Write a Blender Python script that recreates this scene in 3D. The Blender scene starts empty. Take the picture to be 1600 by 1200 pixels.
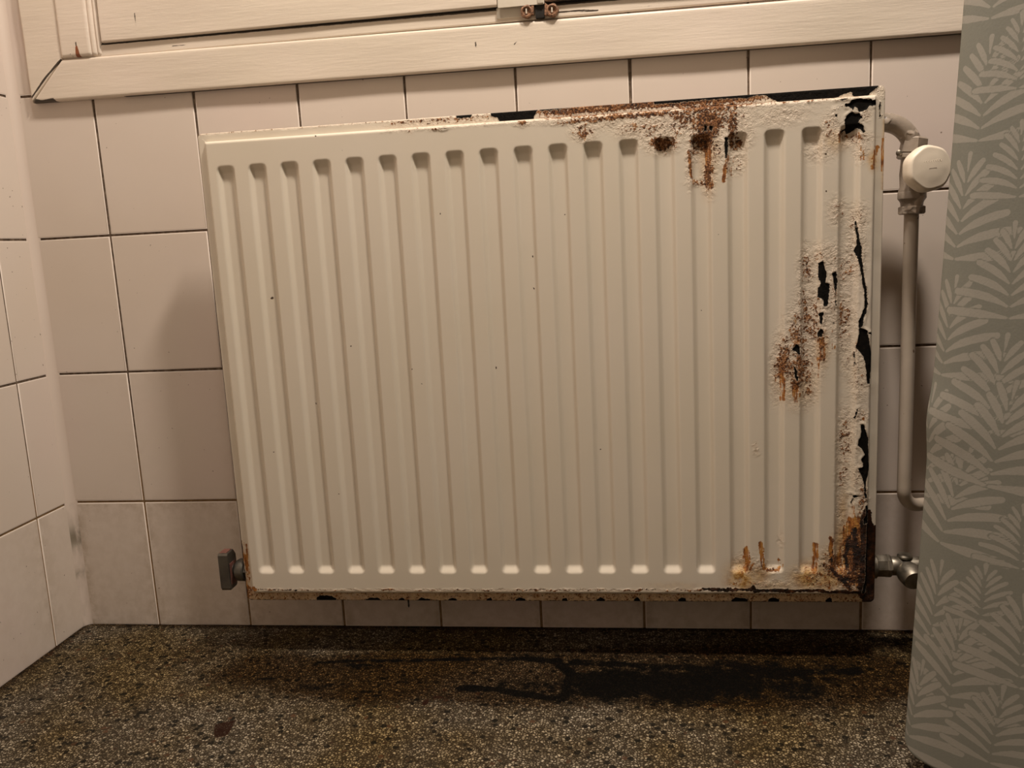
import bpy, math
import numpy as np
from mathutils import Vector, Matrix
S = bpy.context.scene
C = S.collection
rng = np.random.default_rng(7)
pi = math.pi

# ------------------------------------------------------------------ camera (world: X along the tiled wall, Y into it, Z up)
CAM = np.array([.7271, -1.1592, .5604]); YAW, PITCH, ROLL, FPX = -.1307, -.1659, -.0513, 1317.8
_f = np.array([math.sin(YAW)*math.cos(PITCH), math.cos(YAW)*math.cos(PITCH), math.sin(PITCH)])
_r = np.array([math.cos(YAW), -math.sin(YAW), 0.]); _u = np.cross(_r, _f)
RI = math.cos(ROLL)*_r + math.sin(ROLL)*_u; UP = -math.sin(ROLL)*_r + math.cos(ROLL)*_u
cd = bpy.data.cameras.new('camera'); co = bpy.data.objects.new('camera', cd); C.objects.link(co); S.camera = co
cd.sensor_fit = 'HORIZONTAL'; cd.sensor_width = 36; cd.lens = 36*FPX/1600; cd.clip_start = .02
co.matrix_world = Matrix(((RI[0], UP[0], -_f[0], CAM[0]), (RI[1], UP[1], -_f[1], CAM[1]), (RI[2], UP[2], -_f[2], CAM[2]), (0, 0, 0, 1)))

def ray(q):
    q = np.atleast_2d(np.asarray(q, float)); return _f + RI*((q[:, :1]-800)/FPX) - UP*((q[:, 1:]-600)/FPX)
def atY(q, Y):        # photo point -> point on the plane y = Y
    d = ray(q); return CAM + d*((Y-CAM[1])/d[:, 1:2])
def atZ(q, Z):
    d = ray(q); return CAM + d*((Z-CAM[2])/d[:, 2:3])

# ------------------------------------------------------------------ world, ceiling light, exposure
w = bpy.data.worlds.new('world'); S.world = w; w.use_nodes = True
w.node_tree.nodes['Background'].inputs[0].default_value = (1, .85, .7, 1)
w.node_tree.nodes['Background'].inputs[1].default_value = .04
LAMPS = [(Vector((.90, -.50, 1.98)), 13.4), (Vector((.40, -.50, 1.98)), 4.2)]
for lp_, en_ in LAMPS:
    ld = bpy.data.lights.new('pendant_bulb', 'AREA'); ld.shape = 'DISK'; ld.size = .15; ld.energy = en_; ld.color = (1, .87, .74)
    lo = bpy.data.objects.new('pendant_bulb', ld); C.objects.link(lo); lo.location = lp_
S.view_settings.view_transform = 'Standard'; S.view_settings.look = 'None'
S.view_settings.gamma = 1; S.view_settings.use_curve_mapping = False
S.view_settings.exposure = 0.84

# ------------------------------------------------------------------ helpers
def link(name, me, mats=None, parent=None, smooth=True):
    o = bpy.data.objects.new(name, me); C.objects.link(o)
    if mats is not None:
        for m in (mats if isinstance(mats, (list, tuple)) else [mats]): me.materials.append(m)
    if smooth and len(me.polygons): me.polygons.foreach_set('use_smooth', np.ones(len(me.polygons), bool))
    if parent: o.parent = parent
    return o
def tag(o, label=None, cat=None, group=None, kind=None):
    if label: o['label'] = label
    if cat: o['category'] = cat
    if group: o['group'] = group
    if kind: o['kind'] = kind
    return o
def empty(name, loc=(0, 0, 0), parent=None):
    o = bpy.data.objects.new(name, None); C.objects.link(o); o.location = loc; o.empty_display_size = .02
    if parent: o.parent = parent
    return o
def mesh_np(name, V, F):
    me = bpy.data.meshes.new(name); V = np.asarray(V, np.float32); F = np.asarray(F, np.int32)
    me.vertices.add(len(V)); me.vertices.foreach_set('co', V.ravel())
    n = F.shape[1]; me.loops.add(F.size); me.loops.foreach_set('vertex_index', F.ravel())
    me.polygons.add(len(F)); me.polygons.foreach_set('loop_start', np.arange(0, F.size, n, dtype=np.int32))
    me.update(calc_edges=True); return me
def grid_faces(nu, nv, flip=False, close_u=False):
    a = np.arange(nu*nv).reshape(nu, nv)
    b = np.vstack([a, a[:1]]) if close_u else a
    q = np.stack([b[:-1, :-1], b[1:, :-1], b[1:, 1:], b[:-1, 1:]], -1).reshape(-1, 4)
    return q[:, ::-1] if flip else q
def attr(me, name, vals):
    a = me.attributes.new(name, 'FLOAT', 'POINT'); a.data.foreach_set('value', np.asarray(vals, np.float32).ravel())
def sharp(o, ang=35):
    me = o.data; me.set_sharp_from_angle(angle=math.radians(ang)) if hasattr(me, 'set_sharp_from_angle') else None
def shifted(me, ox, oy, oz):
    me.transform(Matrix.Translation((-ox, -oy, -oz)))

class MB:
    def __init__(s): s.v = []; s.f = []
    def add(s, V, F):
        b = len(s.v); s.v += [tuple(map(float, p)) for p in V]; s.f += [tuple(int(i)+b for i in f) for f in F]
    def prism(s, poly, axis, a, b, bev=0):
        """poly in the plane across axis (0 x: (y,z), 1 y: (x,z), 2 z: (x,y)), from a to b, both ends bevelled"""
        P = np.array(poly, float); n = len(P)
        def put(Q, t): 
            o = np.insert(Q, axis, t, 1); return o
        def inset(P, e):
            c = P.mean(0); d = P-c; L = np.hypot(*d.T)[:, None]; return c+d*(1-e*1.25/np.maximum(L, 1e-6))
        sg = 1 if b > a else -1
        rings = [put(inset(P, bev), a), put(P, a+sg*bev), put(P, b-sg*bev), put(inset(P, bev), b)] if bev else [put(P, a), put(P, b)]
        V = np.vstack(rings); F = []
        for k in range(len(rings)-1):
            for i in range(n):
                j = (i+1) % n; F.append((k*n+i, k*n+j, (k+1)*n+j, (k+1)*n+i))
        F.append(tuple(range(n))[::-1]); F.append(tuple((len(rings)-1)*n+i for i in range(n)))
        s.add(V, F)
    def box(s, lo, hi, bev=0):
        s.prism([(lo[0], lo[1]), (hi[0], lo[1]), (hi[0], hi[1]), (lo[0], hi[1])], 2, lo[2], hi[2], bev)
    def lathe(s, prof, origin, axis, seg=40, lobes=0, amp=0, up=(0, 0, 1)):
        """prof [(r,t)...] revolved round axis from origin; lobes scallop the radius"""
        ax = Vector(axis).normalized(); u = Vector(up).cross(ax)
        if u.length < 1e-3: u = Vector((1, 0, 0)).cross(ax)
        u.normalize(); v = ax.cross(u); O = Vector(origin); V = []
        for r, t in prof:
            for i in range(seg):
                th = 2*pi*i/seg; k = r*(1+(amp*math.cos(lobes*th) if lobes and r > .006 else 0))
                V.append(O+ax*t+(u*math.cos(th)+v*math.sin(th))*k)
        F = [(k*seg+i, k*seg+(i+1) % seg, (k+1)*seg+(i+1) % seg, (k+1)*seg+i) for k in range(len(prof)-1) for i in range(seg)]
        F.append(tuple(range(seg))[::-1]); F.append(tuple((len(prof)-1)*seg+i for i in range(seg)))
        s.add(V, F)
    def tube(s, path, rad, seg=28):
        P = [Vector(p) for p in path]; n = len(P); V = []
        R = rad if hasattr(rad, '__len__') else [rad]*n
        t0 = (P[1]-P[0]).normalized(); u = Vector((0, 1, 0)).cross(t0)
        if u.length < 1e-3: u = Vector((1, 0, 0)).cross(t0)
        for i, p in enumerate(P):
            t = (P[min(i+1, n-1)]-P[max(i-1, 0)]).normalized(); u = (u-t*u.dot(t)).normalized(); v = t.cross(u)
            for k in range(seg): V.append(p+(u*math.cos(2*pi*k/seg)+v*math.sin(2*pi*k/seg))*R[i])
        F = [(k*seg+i, k*seg+(i+1) % seg, (k+1)*seg+(i+1) % seg, (k+1)*seg+i) for k in range(n-1) for i in range(seg)]
        F.append(tuple(range(seg))[::-1]); F.append(tuple((n-1)*seg+i for i in range(seg)))
        s.add(V, F)
    def build(s, name, mat, parent=None, smooth=True, ang=35):
        me = bpy.data.meshes.new(name); me.from_pydata(s.v, [], s.f); me.update()
        import bmesh
        bm = bmesh.new(); bm.from_mesh(me); bmesh.ops.recalc_face_normals(bm, faces=bm.faces); bm.to_mesh(me); bm.free()
        o = link(name, me, mat, parent, smooth); sharp(o, ang); return o
def arc(c, r, a0, a1, n, plane='xz', y=0):
    out = []
    for i in range(n+1):
        a = math.radians(a0+(a1-a0)*i/n); out.append((c[0]+r*math.cos(a), y, c[1]+r*math.sin(a)))
    return out

# --- numpy fields
def sdf_poly(P, poly):
    """signed distance, negative inside"""
    P = np.asarray(P, float); poly = np.asarray(poly, float); d = np.full(len(P), 1e9); s = np.zeros(len(P), bool)
    for a, b in zip(poly, np.roll(poly, -1, 0)):
        e = b-a; w_ = P-a; t = np.clip((w_@e)/max(e@e, 1e-12), 0, 1); d = np.minimum(d, ((w_-t[:, None]*e)**2).sum(1))
        c = ((a[1] <= P[:, 1]) != (b[1] <= P[:, 1])); 
        with np.errstate(divide='ignore', invalid='ignore'):
            x = a[0]+(P[:, 1]-a[1])*e[0]/(e[1] if e[1] else 1e-12)
        s ^= c & (P[:, 0] < x)
    d = np.sqrt(d); return np.where(s, -d, d)
def poly_field(P, polys, pad=.012):
    out = np.full(len(P), .05)
    for poly in polys:
        lo, hi = poly.min(0)-pad, poly.max(0)+pad
        m = ((P > lo) & (P < hi)).all(1)
        if m.any(): out[m] = np.minimum(out[m], sdf_poly(P[m], poly))
    return out
def blob_field(P, blobs):
    """soft ellipses (cx,cy,rx,ry,strength)"""
    out = np.zeros(len(P))
    for cx, cy, rx, ry, st in blobs:
        q = ((P[:, 0]-cx)/rx)**2+((P[:, 1]-cy)/ry)**2
        m = q < 4
        out[m] = np.maximum(out[m], st*np.clip(1.25*np.exp(-q[m]*1.1)-.08, 0, 1))
    return out
def line_field(P, lines):
    """soft strokes: (points, half width, strength)"""
    out = np.zeros(len(P))
    for pts, hw, st in lines:
        pts = np.asarray(pts, float); lo, hi = pts.min(0)-hw*2.5, pts.max(0)+hw*2.5
        m = ((P > lo) & (P < hi)).all(1)
        if not m.any(): continue
        Q = P[m]; d = np.full(len(Q), 1e9)
        for a, b in zip(pts[:-1], pts[1:]):
            e = b-a; w_ = Q-a; t = np.clip((w_@e)/max(e@e, 1e-12), 0, 1); d = np.minimum(d, ((w_-t[:, None]*e)**2).sum(1))
        out[m] = np.maximum(out[m], st*np.clip(1.25*np.exp(-d/hw**2)-.08, 0, 1))
    return out

# ------------------------------------------------------------------ materials
class NT:
    def __init__(s, name):
        s.m = bpy.data.materials.new(name); s.m.use_nodes = True; s.t = s.m.node_tree; s.b = s.t.nodes['Principled BSDF']
    def n(s, typ, **kw):
        x = s.t.nodes.new(typ)
        for k, v in kw.items():
            if k.startswith('i_'):
                k = k[2:]; k = int(k) if k.isdigit() else k.replace('_', ' ')
                s.set(x.inputs[k], v)
            else: setattr(x, k, v)
        return x
    def set(s, sock, v):
        if isinstance(v, bpy.types.NodeSocket): s.t.links.new(v, sock)
        elif isinstance(v, bpy.types.Node): s.t.links.new(v.outputs[0], sock)
        elif isinstance(v, tuple) and len(v) == 3 and sock.type == 'RGBA': sock.default_value = v+(1,)
        else: sock.default_value = v
    def math(s, op, a, b=None, c=None, clamp=False):
        x = s.n('ShaderNodeMath', operation=op, use_clamp=clamp); s.set(x.inputs[0], a)
        if b is not None: s.set(x.inputs[1], b)
        if c is not None: s.set(x.inputs[2], c)
        return x.outputs[0]
    def mr(s, v, a, b, c=0., d=1., smooth=True):
        x = s.n('ShaderNodeMapRange', interpolation_type='SMOOTHSTEP' if smooth else 'LINEAR')
        for i, k in zip(range(5), (v, a, b, c, d)): s.set(x.inputs[i], k)
        return x.outputs[0]
    def mix(s, f, a, b, typ='MIX'):
        x = s.n('ShaderNodeMix', data_type='RGBA', blend_type=typ); s.set(x.inputs[0], f); s.set(x.inputs[6], a); s.set(x.inputs[7], b); return x.outputs[2]
    def coord(s): return s.n('ShaderNodeTexCoord').outputs['Object']
    def mapped(s, scale, loc=(0, 0, 0)):
        x = s.n('ShaderNodeMapping'); s.t.links.new(s.coord(), x.inputs[0]); x.inputs['Scale'].default_value = scale; x.inputs['Location'].default_value = loc; return x.outputs[0]
    def noise(s, scale, detail=3, rough=.5, vec=None, out=0, dist=0):
        x = s.n('ShaderNodeTexNoise'); s.set(x.inputs['Vector'], vec or s.coord()); x.inputs['Scale'].default_value = scale
        x.inputs['Detail'].default_value = detail; x.inputs['Roughness'].default_value = rough; x.inputs['Distortion'].default_value = dist; return x.outputs[out]
    def ramp(s, v, stops):
        x = s.n('ShaderNodeValToRGB'); s.set(x.inputs[0], v); e = x.color_ramp.elements
        while len(e) < len(stops): e.new(.5)
        for k, (p, c) in zip(e, stops): k.position = p; k.color = tuple(c)+(1,)
        return x.outputs[0]
    def at(s, name):
        x = s.n('ShaderNodeAttribute', attribute_type='GEOMETRY', attribute_name=name); return x.outputs['Fac']
    def bump(s, h, dist, strength=1., normal=None):
        x = s.n('ShaderNodeBump'); s.set(x.inputs['Height'], h); x.inputs['Distance'].default_value = dist; x.inputs['Strength'].default_value = strength
        if normal is not None: s.set(x.inputs['Normal'], normal)
        return x.outputs[0]
    def fin(s, col, rough=.5, normal=None, metal=0., spec=None):
        s.set(s.b.inputs['Base Color'], col); s.set(s.b.inputs['Roughness'], rough); s.set(s.b.inputs['Metallic'], metal)
        if normal is not None: s.set(s.b.inputs['Normal'], normal)
        if spec is not None: s.b.inputs['Specular IOR Level'].default_value = spec
        return s.m

def m_tile():
    t = NT('glazed_tile')
    n = t.noise(2.6, 2, .5); col = t.ramp(n, [(.32, (.70, .61, .53)), (.5, (.72, .635, .565)), (.68, (.735, .62, .57))])
    gr = t.at('grime_shade'); n2 = t.noise(60, 5, .65)
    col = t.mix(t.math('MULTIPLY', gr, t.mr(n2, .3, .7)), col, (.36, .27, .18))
    sp = t.noise(210, 1, .4); spm = t.math('MULTIPLY', t.mr(sp, .775, .80), .75)
    col = t.mix(spm, col, (.12, .07, .04))
    h = t.noise(9, 2, .5)
    return t.fin(col, .42, t.bump(h, .0015, .6), spec=.35)
def m_grout():
    t = NT('grout'); n = t.noise(90, 5, .7); z = t.n('ShaderNodeSeparateXYZ', i_0=t.coord()).outputs[2]
    low = t.mr(z, .34, .22)
    a = t.ramp(n, [(.3, (.05, .032, .02)), (.55, (.15, .105, .072)), (.75, (.33, .26, .19))])
    b = t.ramp(n, [(.3, (.17, .10, .045)), (.6, (.27, .17, .08)), (.8, (.38, .27, .15))])
    return t.fin(t.mix(low, a, b), .9)
def m_caulk():
    t = NT('corner_caulk'); n = t.noise(4, 2); col = t.ramp(n, [(.3, (.70, .60, .53)), (.7, (.74, .64, .565))])
    gr = t.at('grime_shade'); n2 = t.noise(70, 4, .6, t.mapped((1, 1, .35)))
    col = t.mix(t.math('MULTIPLY', gr, t.mr(n2, .35, .62)), col, (.2, .17, .12))
    return t.fin(col, .45)
def m_wood():
    t = NT('old_gloss_paint_on_wood'); n = t.noise(5, 3); col = t.ramp(n, [(.3, (.73, .65, .54)), (.7, (.76, .665, .575))])
    v = t.mapped((.25, 1, 3.5)); g = t.noise(110, 6, .7, v); cr = t.mr(g, .70, .74)
    dirt_shade = t.at('grime_shade'); n2 = t.noise(130, 6, .75, t.mapped((.5, 1, 1)))
    dm = t.mr(t.math('ADD', t.math('MULTIPLY', dirt_shade, .95), t.math('MULTIPLY', n2, .55)), .62, .80)
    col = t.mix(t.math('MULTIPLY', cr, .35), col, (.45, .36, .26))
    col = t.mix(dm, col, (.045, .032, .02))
    rust = t.mr(t.math('ADD', t.at('bare'), t.math('MULTIPLY', n2, .4)), .72, .8)
    col = t.mix(rust, col, (.25, .07, .02))
    h = t.math('ADD', t.noise(35, 4, .6, t.mapped((.3, 1, 2.5))), t.math('MULTIPLY', g, .5))
    return t.fin(col, .42, t.bump(h, .0009, .5))
def m_radiator():
    t = NT('rusting_radiator_enamel')
    base = t.ramp(t.noise(7, 3), [(.3, (.735, .665, .55)), (.7, (.755, .685, .585))])
    rust, streak, stain, deep = t.at('rust'), t.at('streak'), t.at('stain'), t.at('deep')
    peel = t.math('MULTIPLY', t.at('peel'), 1000.)
    n1 = t.noise(330, 5, .62, dist=.6); nb = t.noise(110, 3, .6); ns = t.noise(330, 5, .6, t.mapped((1, 1, .13)))
    nn = t.math('ADD', t.math('MULTIPLY', n1, .66), t.math('MULTIPLY', nb, .34))
    thr = t.math('SUBTRACT', .745, t.math('MULTIPLY', rust, .40))
    rm = t.mr(t.math('SUBTRACT', nn, thr), -.015, .03)
    thr2 = t.math('SUBTRACT', .78, t.math('MULTIPLY', streak, .44))
    sm = t.mr(t.math('SUBTRACT', ns, thr2), -.03, .09)
    # creamy paint goes peach and yellow around corrosion
    col = t.mix(t.math('MULTIPLY', rust, .42, clamp=True), base, (.78, .52, .33))
    nst = t.noise(60, 5, .65)
    col = t.mix(t.math('MULTIPLY', stain, t.mr(nst, .22, .50)), col, t.mix(t.mr(t.noise(140, 5, .7), .42, .62), (.68, .45, .19), (.40, .185, .035)))
    rcol = t.ramp(t.math('ADD', t.math('MULTIPLY', t.noise(500, 4, .6), .7), t.math('MULTIPLY', nb, .3)),
                  [(.40, (.028, .012, .006)), (.48, (.12, .042, .012)), (.55, (.30, .12, .035)), (.64, (.60, .36, .19))])
    scol = t.ramp(t.noise(250, 4, .6, t.mapped((1, 1, .3))), [(.36, (.10, .03, .008)), (.5, (.36, .13, .025)), (.66, (.52, .26, .06))])
    col = t.mix(sm, col, scol); col = t.mix(rm, col, rcol)
    nd = t.noise(190, 5, .65, t.mapped((1, 1, .5)))
    dm = t.mr(t.math('ADD', deep, t.math('MULTIPLY', t.math('SUBTRACT', nd, .5), 1.1)), .42, .58)
    dcol = t.ramp(t.noise(150, 4, .6), [(.40, (.010, .005, .003)), (.6, (.05, .017, .006)), (.75, (.25, .09, .025))])
    col = t.mix(dm, col, dcol)
    pe = t.math('ADD', peel, t.math('MULTIPLY', t.math('ADD', t.math('MULTIPLY', t.math('SUBTRACT', t.noise(420, 3, .6), .5), 2.6), t.math('MULTIPLY', t.math('SUBTRACT', t.noise(150, 2, .5), .5), 3.0)), 1.))
    pm = t.mr(pe, .22, -.22)
    edge = t.math('MULTIPLY', t.mr(pe, 1.1, .3), t.math('SUBTRACT', 1., pm))
    col = t.mix(t.math('MULTIPLY', edge, .35), col, (.84, .66, .48))
    col = t.mix(pm, col, t.ramp(t.noise(300, 3), [(.4, (.0045, .0038, .003)), (.65, (.008, .0065, .005)), (.85, (.03, .016, .008))]))
    spk = t.mr(t.noise(150, 0, .3, t.mapped((1, 1, 1), (3, 5, 1))), .915, .925); col = t.mix(spk, col, (.09, .06, .04))
    any_ = t.math('MAXIMUM', t.math('MAXIMUM', rm, pm), t.math('MULTIPLY', sm, .6))
    rough = t.mr(any_, 0, 1, .33, .8, False); rough = t.math('ADD', rough, t.math('MULTIPLY', dm, .02))
    nb0, n10, ns0 = (t.math('SUBTRACT', q_, .5) for q_ in (nb, n1, nst))
    h = t.math('ADD', t.math('MULTIPLY', t.math('MULTIPLY', nb0, rust), 2.6), t.math('MULTIPLY', n10, t.math('MULTIPLY', rust, 2.4)))
    h = t.math('ADD', h, t.math('MULTIPLY', t.math('MULTIPLY', ns0, stain), .8))
    h = t.math('SUBTRACT', h, t.math('MULTIPLY', pm, .55)); h = t.math('ADD', h, t.math('MULTIPLY', edge, .3))
    nr = t.bump(h, .0016, 1.)
    t.set(t.b.inputs['Specular IOR Level'], t.mr(pm, 0, 1, .45, .12, False)); return t.fin(col, rough, nr)
def m_floor():  # fine dark-jointed chips with scattered black ones
    t = NT('terrazzo')
    v = t.coord(); wob = t.n('ShaderNodeVectorMath', operation='MULTIPLY_ADD'); 
    t.set(wob.inputs[0], t.noise(160, 2, .5, out=1)); wob.inputs[1].default_value = (.0035,)*3; t.set(wob.inputs[2], v)
    t_ = t
    def vor(scale, feat):
        x = t.n('ShaderNodeTexVoronoi', feature=feat, i_Vector=wob.outputs[0]); x.inputs['Scale'].default_value = scale; return x
    e = vor(285, 'DISTANCE_TO_EDGE').outputs['Distance']; c = vor(285, 'F1').outputs['Color']
    cs = t.n('ShaderNodeSeparateColor', i_0=c); chip = t.ramp(cs.outputs[0], [(.0, (.045, .038, .027)), (.3, (.14, .115, .08)), (.7, (.28, .235, .17)), (1., (.46, .40, .31))])
    em = t.mr(e, .04, .30); col = t.mix(em, (.035, .026, .017), chip)
    b = vor(118, 'F1'); bs = t.n('ShaderNodeSeparateColor', i_0=b.outputs['Color'])
    blk = t.math('MULTIPLY', t.mr(bs.outputs[1], .26, .22), t.mr(b.outputs['Distance'], .50, .40))
    bc = t.ramp(bs.outputs[2], [(0, (.010, .009, .007)), (.8, (.022, .019, .015)), (1, (.09, .05, .03))])
    col = t.mix(t.math('MULTIPLY', blk, .93), col, bc)
    tint = t.noise(3.2, 3, .6); col = t.mix(t.mr(tint, .42, .66), col, (.82, .70, .44), 'MULTIPLY')
    n2 = t.noise(45, 6, .7); n3 = t.noise(190, 4, .7)
    nm = t.math('ADD', t.math('MULTIPLY', t.math('SUBTRACT', n2, .5), 1.3), t.math('MULTIPLY', t.math('SUBTRACT', n3, .5), .8))
    gm = t.mr(t.math('ADD', t.at('grime_shade'), t.math('MULTIPLY', nm, .45)), .10, .62)
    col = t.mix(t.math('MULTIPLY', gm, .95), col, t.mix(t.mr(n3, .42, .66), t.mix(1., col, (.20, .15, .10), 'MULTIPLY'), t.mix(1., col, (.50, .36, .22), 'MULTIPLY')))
    wm = t.mr(t.math('ADD', t.at('wet'), t.math('MULTIPLY', nm, 1.3)), .28, .62); col = t.mix(t.math('MULTIPLY', wm, .95), col, (.0018, .0015, .0012))
    rm = t.mr(t.math('ADD', t.at('rust'), t.math('MULTIPLY', nm, .5)), .42, .6); col = t.mix(t.math('MULTIPLY', rm, .9), col, (.02, .007, .004))
    h = t.math('SUBTRACT', em, t.math('MULTIPLY', wm, .6))
    return t.fin(col, t.mr(wm, 0, 1, .60, .7), t.bump(h, .0006, .6), spec=.06)
def m_curtain():
    t = NT('leaf_print_cloth'); wv = t.n('ShaderNodeTexWave', i_Vector=t.coord(), wave_type='BANDS', bands_direction='Z'); wv.inputs['Scale'].default_value = 500
    n = t.noise(500, 3); a = t.mix(n, (.28, .285, .25), (.32, .325, .285)); b = t.mix(n, (.42, .405, .365), (.47, .455, .41))
    e = t.math('ADD', t.math('MULTIPLY', t.at('leaf'), 1000.), t.math('MULTIPLY', t.math('SUBTRACT', t.noise(330, 2), .5), .8))
    f = t.mr(e, .3, -.3); col = t.mix(f, a, b)
    m = t.fin(col, .75, t.bump(n, .0003, .4), spec=.2)
    tr = t.n('ShaderNodeBsdfTranslucent'); t.set(tr.inputs[0], col); mx = t.n('ShaderNodeMixShader'); mx.inputs[0].default_value = .22
    t.t.links.new(t.b.outputs[0], mx.inputs[1]); t.t.links.new(tr.outputs[0], mx.inputs[2]); t.t.links.new(mx.outputs[0], t.t.nodes['Material Output'].inputs[0])
    return m
def m_pipe():
    t = NT('grey_cream_painted_pipe'); n = t.noise(30, 4); col = t.ramp(n, [(.3, (.50, .43, .35)), (.7, (.57, .49, .41))])
    s_ = t.mr(t.noise(120, 1, .4), .76, .79); col = t.mix(s_, col, (.16, .1, .06)); return t.fin(col, .45, t.bump(n, .0008, .5))
def m_valve():
    t = NT('chipped_valve_paint'); n = t.noise(28, 3, .5); n2 = t.noise(70, 4, .6)
    col = t.ramp(n2, [(.3, (.27, .225, .18)), (.7, (.36, .30, .245))])
    col = t.mix(t.mr(n, .60, .63), col, (.66, .56, .47)); col = t.mix(t.mr(n2, .36, .33), col, (.07, .05, .04))
    return t.fin(col, .4, t.bump(t.math('ADD', t.mr(n, .58, .62), n2), .0012, .7))
def m_chrome():
    t = NT('worn_nickel'); n = t.noise(60, 4, .6); return t.fin(t.ramp(n, [(.35, (.17, .15, .12)), (.65, (.33, .30, .25))]), t.mr(n, .3, .7, .28, .5), metal=.9)
def m_simple(name, a, b=None, rough=.5, metal=0., scale=40, spec=None):
    t = NT(name); n = t.noise(scale, 4, .6); return t.fin(t.ramp(n, [(.3, a), (.7, b or a)]), rough, t.bump(n, .0006, .3), metal, spec)
M = dict(tile=m_tile(), grout=m_grout(), caulk=m_caulk(), wood=m_wood(), rad=m_radiator(), floor=m_floor(), curtain=m_curtain(),
         pipe=m_pipe(), valve=m_valve(), chrome=m_chrome(),
         knob=m_simple('ivory_plastic', (.82, .73, .60), (.86, .77, .64), .42),
         dark=m_simple('dark_gap', (.012, .01, .008), (.02, .016, .012), .8),
         plaster=m_simple('brown_grey_plaster', (.30, .26, .22), (.34, .30, .25), .85, scale=12),
         redgrey=m_simple('tarnished_dark_chrome', (.10, .095, .085), (.19, .175, .15), .38, .75),
         redreflect=m_simple('red_reflection_tone', (.09, .030, .026), (.26, .12, .09), .5),  # red tone of a reflection, coloured in
         rustscrew=m_simple('rusty_latch_metal', (.03, .010, .005), (.42, .22, .12), .6, .0, 420),
         whitepaint=m_simple('thick_white_paint', (.66, .60, .50), (.72, .66, .57), .4),
         backmetal=m_simple('radiator_back_enamel', (.55, .49, .40), (.60, .54, .45), .5),
         shade=m_simple('lamp_housing', (.7, .7, .68), (.75, .75, .73), .4))

# ------------------------------------------------------------------ room shell
XC, YL, TW, TH = -.1224, -.0749, .15, .20           # corner, first joint on the left wall, tile size
def tiles(name, u0, u1, joint, z1, place, mats, grime_shade=None, gap=.0034):
    """a tiled wall: pillow-edged tiles on a grout bed; place(u, z, h) -> world"""
    V = []; Fq = []; mi = []; G = []
    def quad_face(P, m): 
        b = len(V); V.extend(P); Fq.append((b, b+1, b+2, b+3)); mi.append(m); G.extend([0]*4)
    us = sorted({u0, u1} | {joint+k*TW for k in range(-20, 24) if u0+.004 < joint+k*TW < u1-.004})
    nz = int(round(z1/TH))
    quad_face([place(u0, 0, -.0012), place(u1, 0, -.0012), place(u1, z1, -.0012), place(u0, z1, -.0012)], 1)
    for a, b in zip(us[:-1], us[1:]):
        for k in range(nz):
            g = gap/2; zl = 0 if k == 0 else k*TH+g; zh = min((k+1)*TH-g, z1)
            al, bl = a+g, b-g; ja, jb, jc = rng.normal(0, .00035, 3)
            al += ja*.6; bl += jb*.6; zl += abs(jc)*.6*(k > 0)
            prof = [(0, -.0014), (0, -.0004), (.0006, .0), (.0016, .00025)]
            tl = rng.normal(0, .0012, 2); rings = []
            for e, h in prof:
                rings.append([(al+e, zl+e, h), (bl-e, zl+e, h), (bl-e, zh-e, h), (al+e, zh-e, h)])
            base = len(V); cu, cz = (al+bl)/2, (zl+zh)/2
            for R in rings:
                for (u, z, h) in R:
                    V.append(place(u, z, h+tl[0]*(u-cu)+tl[1]*(z-cz))); G.append(0)
            for r in range(3):
                for i in range(4):
                    j = (i+1) % 4; Fq.append((base+r*4+i, base+r*4+j, base+(r+1)*4+j, base+(r+1)*4+i)); mi.append(0)
            # subdivided face to carry grime
            n = 12; uu = np.linspace(al+.0016, bl-.0016, n); zz = np.linspace(zl+.0016, zh-.0016, n+3); b2 = len(V)
            for u in uu:
                for z in zz:
                    V.append(place(u, z, .00025+tl[0]*(u-cu)+tl[1]*(z-cz))); G.append(grime_shade(u, z, a, b, zl, zh) if grime_shade else 0)
            for q in grid_faces(n, n+3): Fq.append(tuple(int(x)+b2 for x in q)); mi.append(0)
    me = mesh_np(name, V, Fq); me.polygons.foreach_set('material_index', np.array(mi, np.int32)); attr(me, 'grime_shade', G)
    import bmesh
    bm = bmesh.new(); bm.from_mesh(me); ref = Vector((.9, -1., 1.))
    for f in bm.faces:
        if f.normal.dot(ref-f.calc_center_median()) < 0: f.normal_flip()
    bm.to_mesh(me); bm.free()
    return link(name, me, mats, smooth=False)
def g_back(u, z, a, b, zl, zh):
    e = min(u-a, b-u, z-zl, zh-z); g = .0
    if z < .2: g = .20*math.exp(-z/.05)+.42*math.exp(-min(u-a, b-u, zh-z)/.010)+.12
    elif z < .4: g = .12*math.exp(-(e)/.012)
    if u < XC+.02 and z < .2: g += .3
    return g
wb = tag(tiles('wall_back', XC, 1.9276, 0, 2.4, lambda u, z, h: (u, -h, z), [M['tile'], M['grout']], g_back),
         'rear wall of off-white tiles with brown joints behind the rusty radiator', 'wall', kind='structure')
wl = tag(tiles('wall_left', -2.0, 0, YL, 2.4, lambda u, z, h: (XC+h, u, z), [M['tile'], M['grout']],
               lambda u, z, a, b, zl, zh: (.10+.35*math.exp(-abs(u-YL)/.012)*(z > .02)) if z < .2 and u > -.3 else 0),
         'left side wall of off-white tiles meeting the corner', 'wall', kind='structure')
def slab(name, lo, hi, mat, label, cat):
    b = MB(); b.box(lo, hi); return tag(b.build(name, mat, smooth=False), label, cat, kind='structure')
slab('ceiling', (XC-.05, -2.05, 2.4), (1.98, .05, 2.45), M['plaster'], 'plain grey-brown plaster ceiling over the bathroom', 'ceiling')
slab('wall_right', (1.9276, -2.05, 0), (1.98, .05, 2.4), M['plaster'], 'plain grey-brown wall behind the leaf curtain', 'wall')
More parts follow.
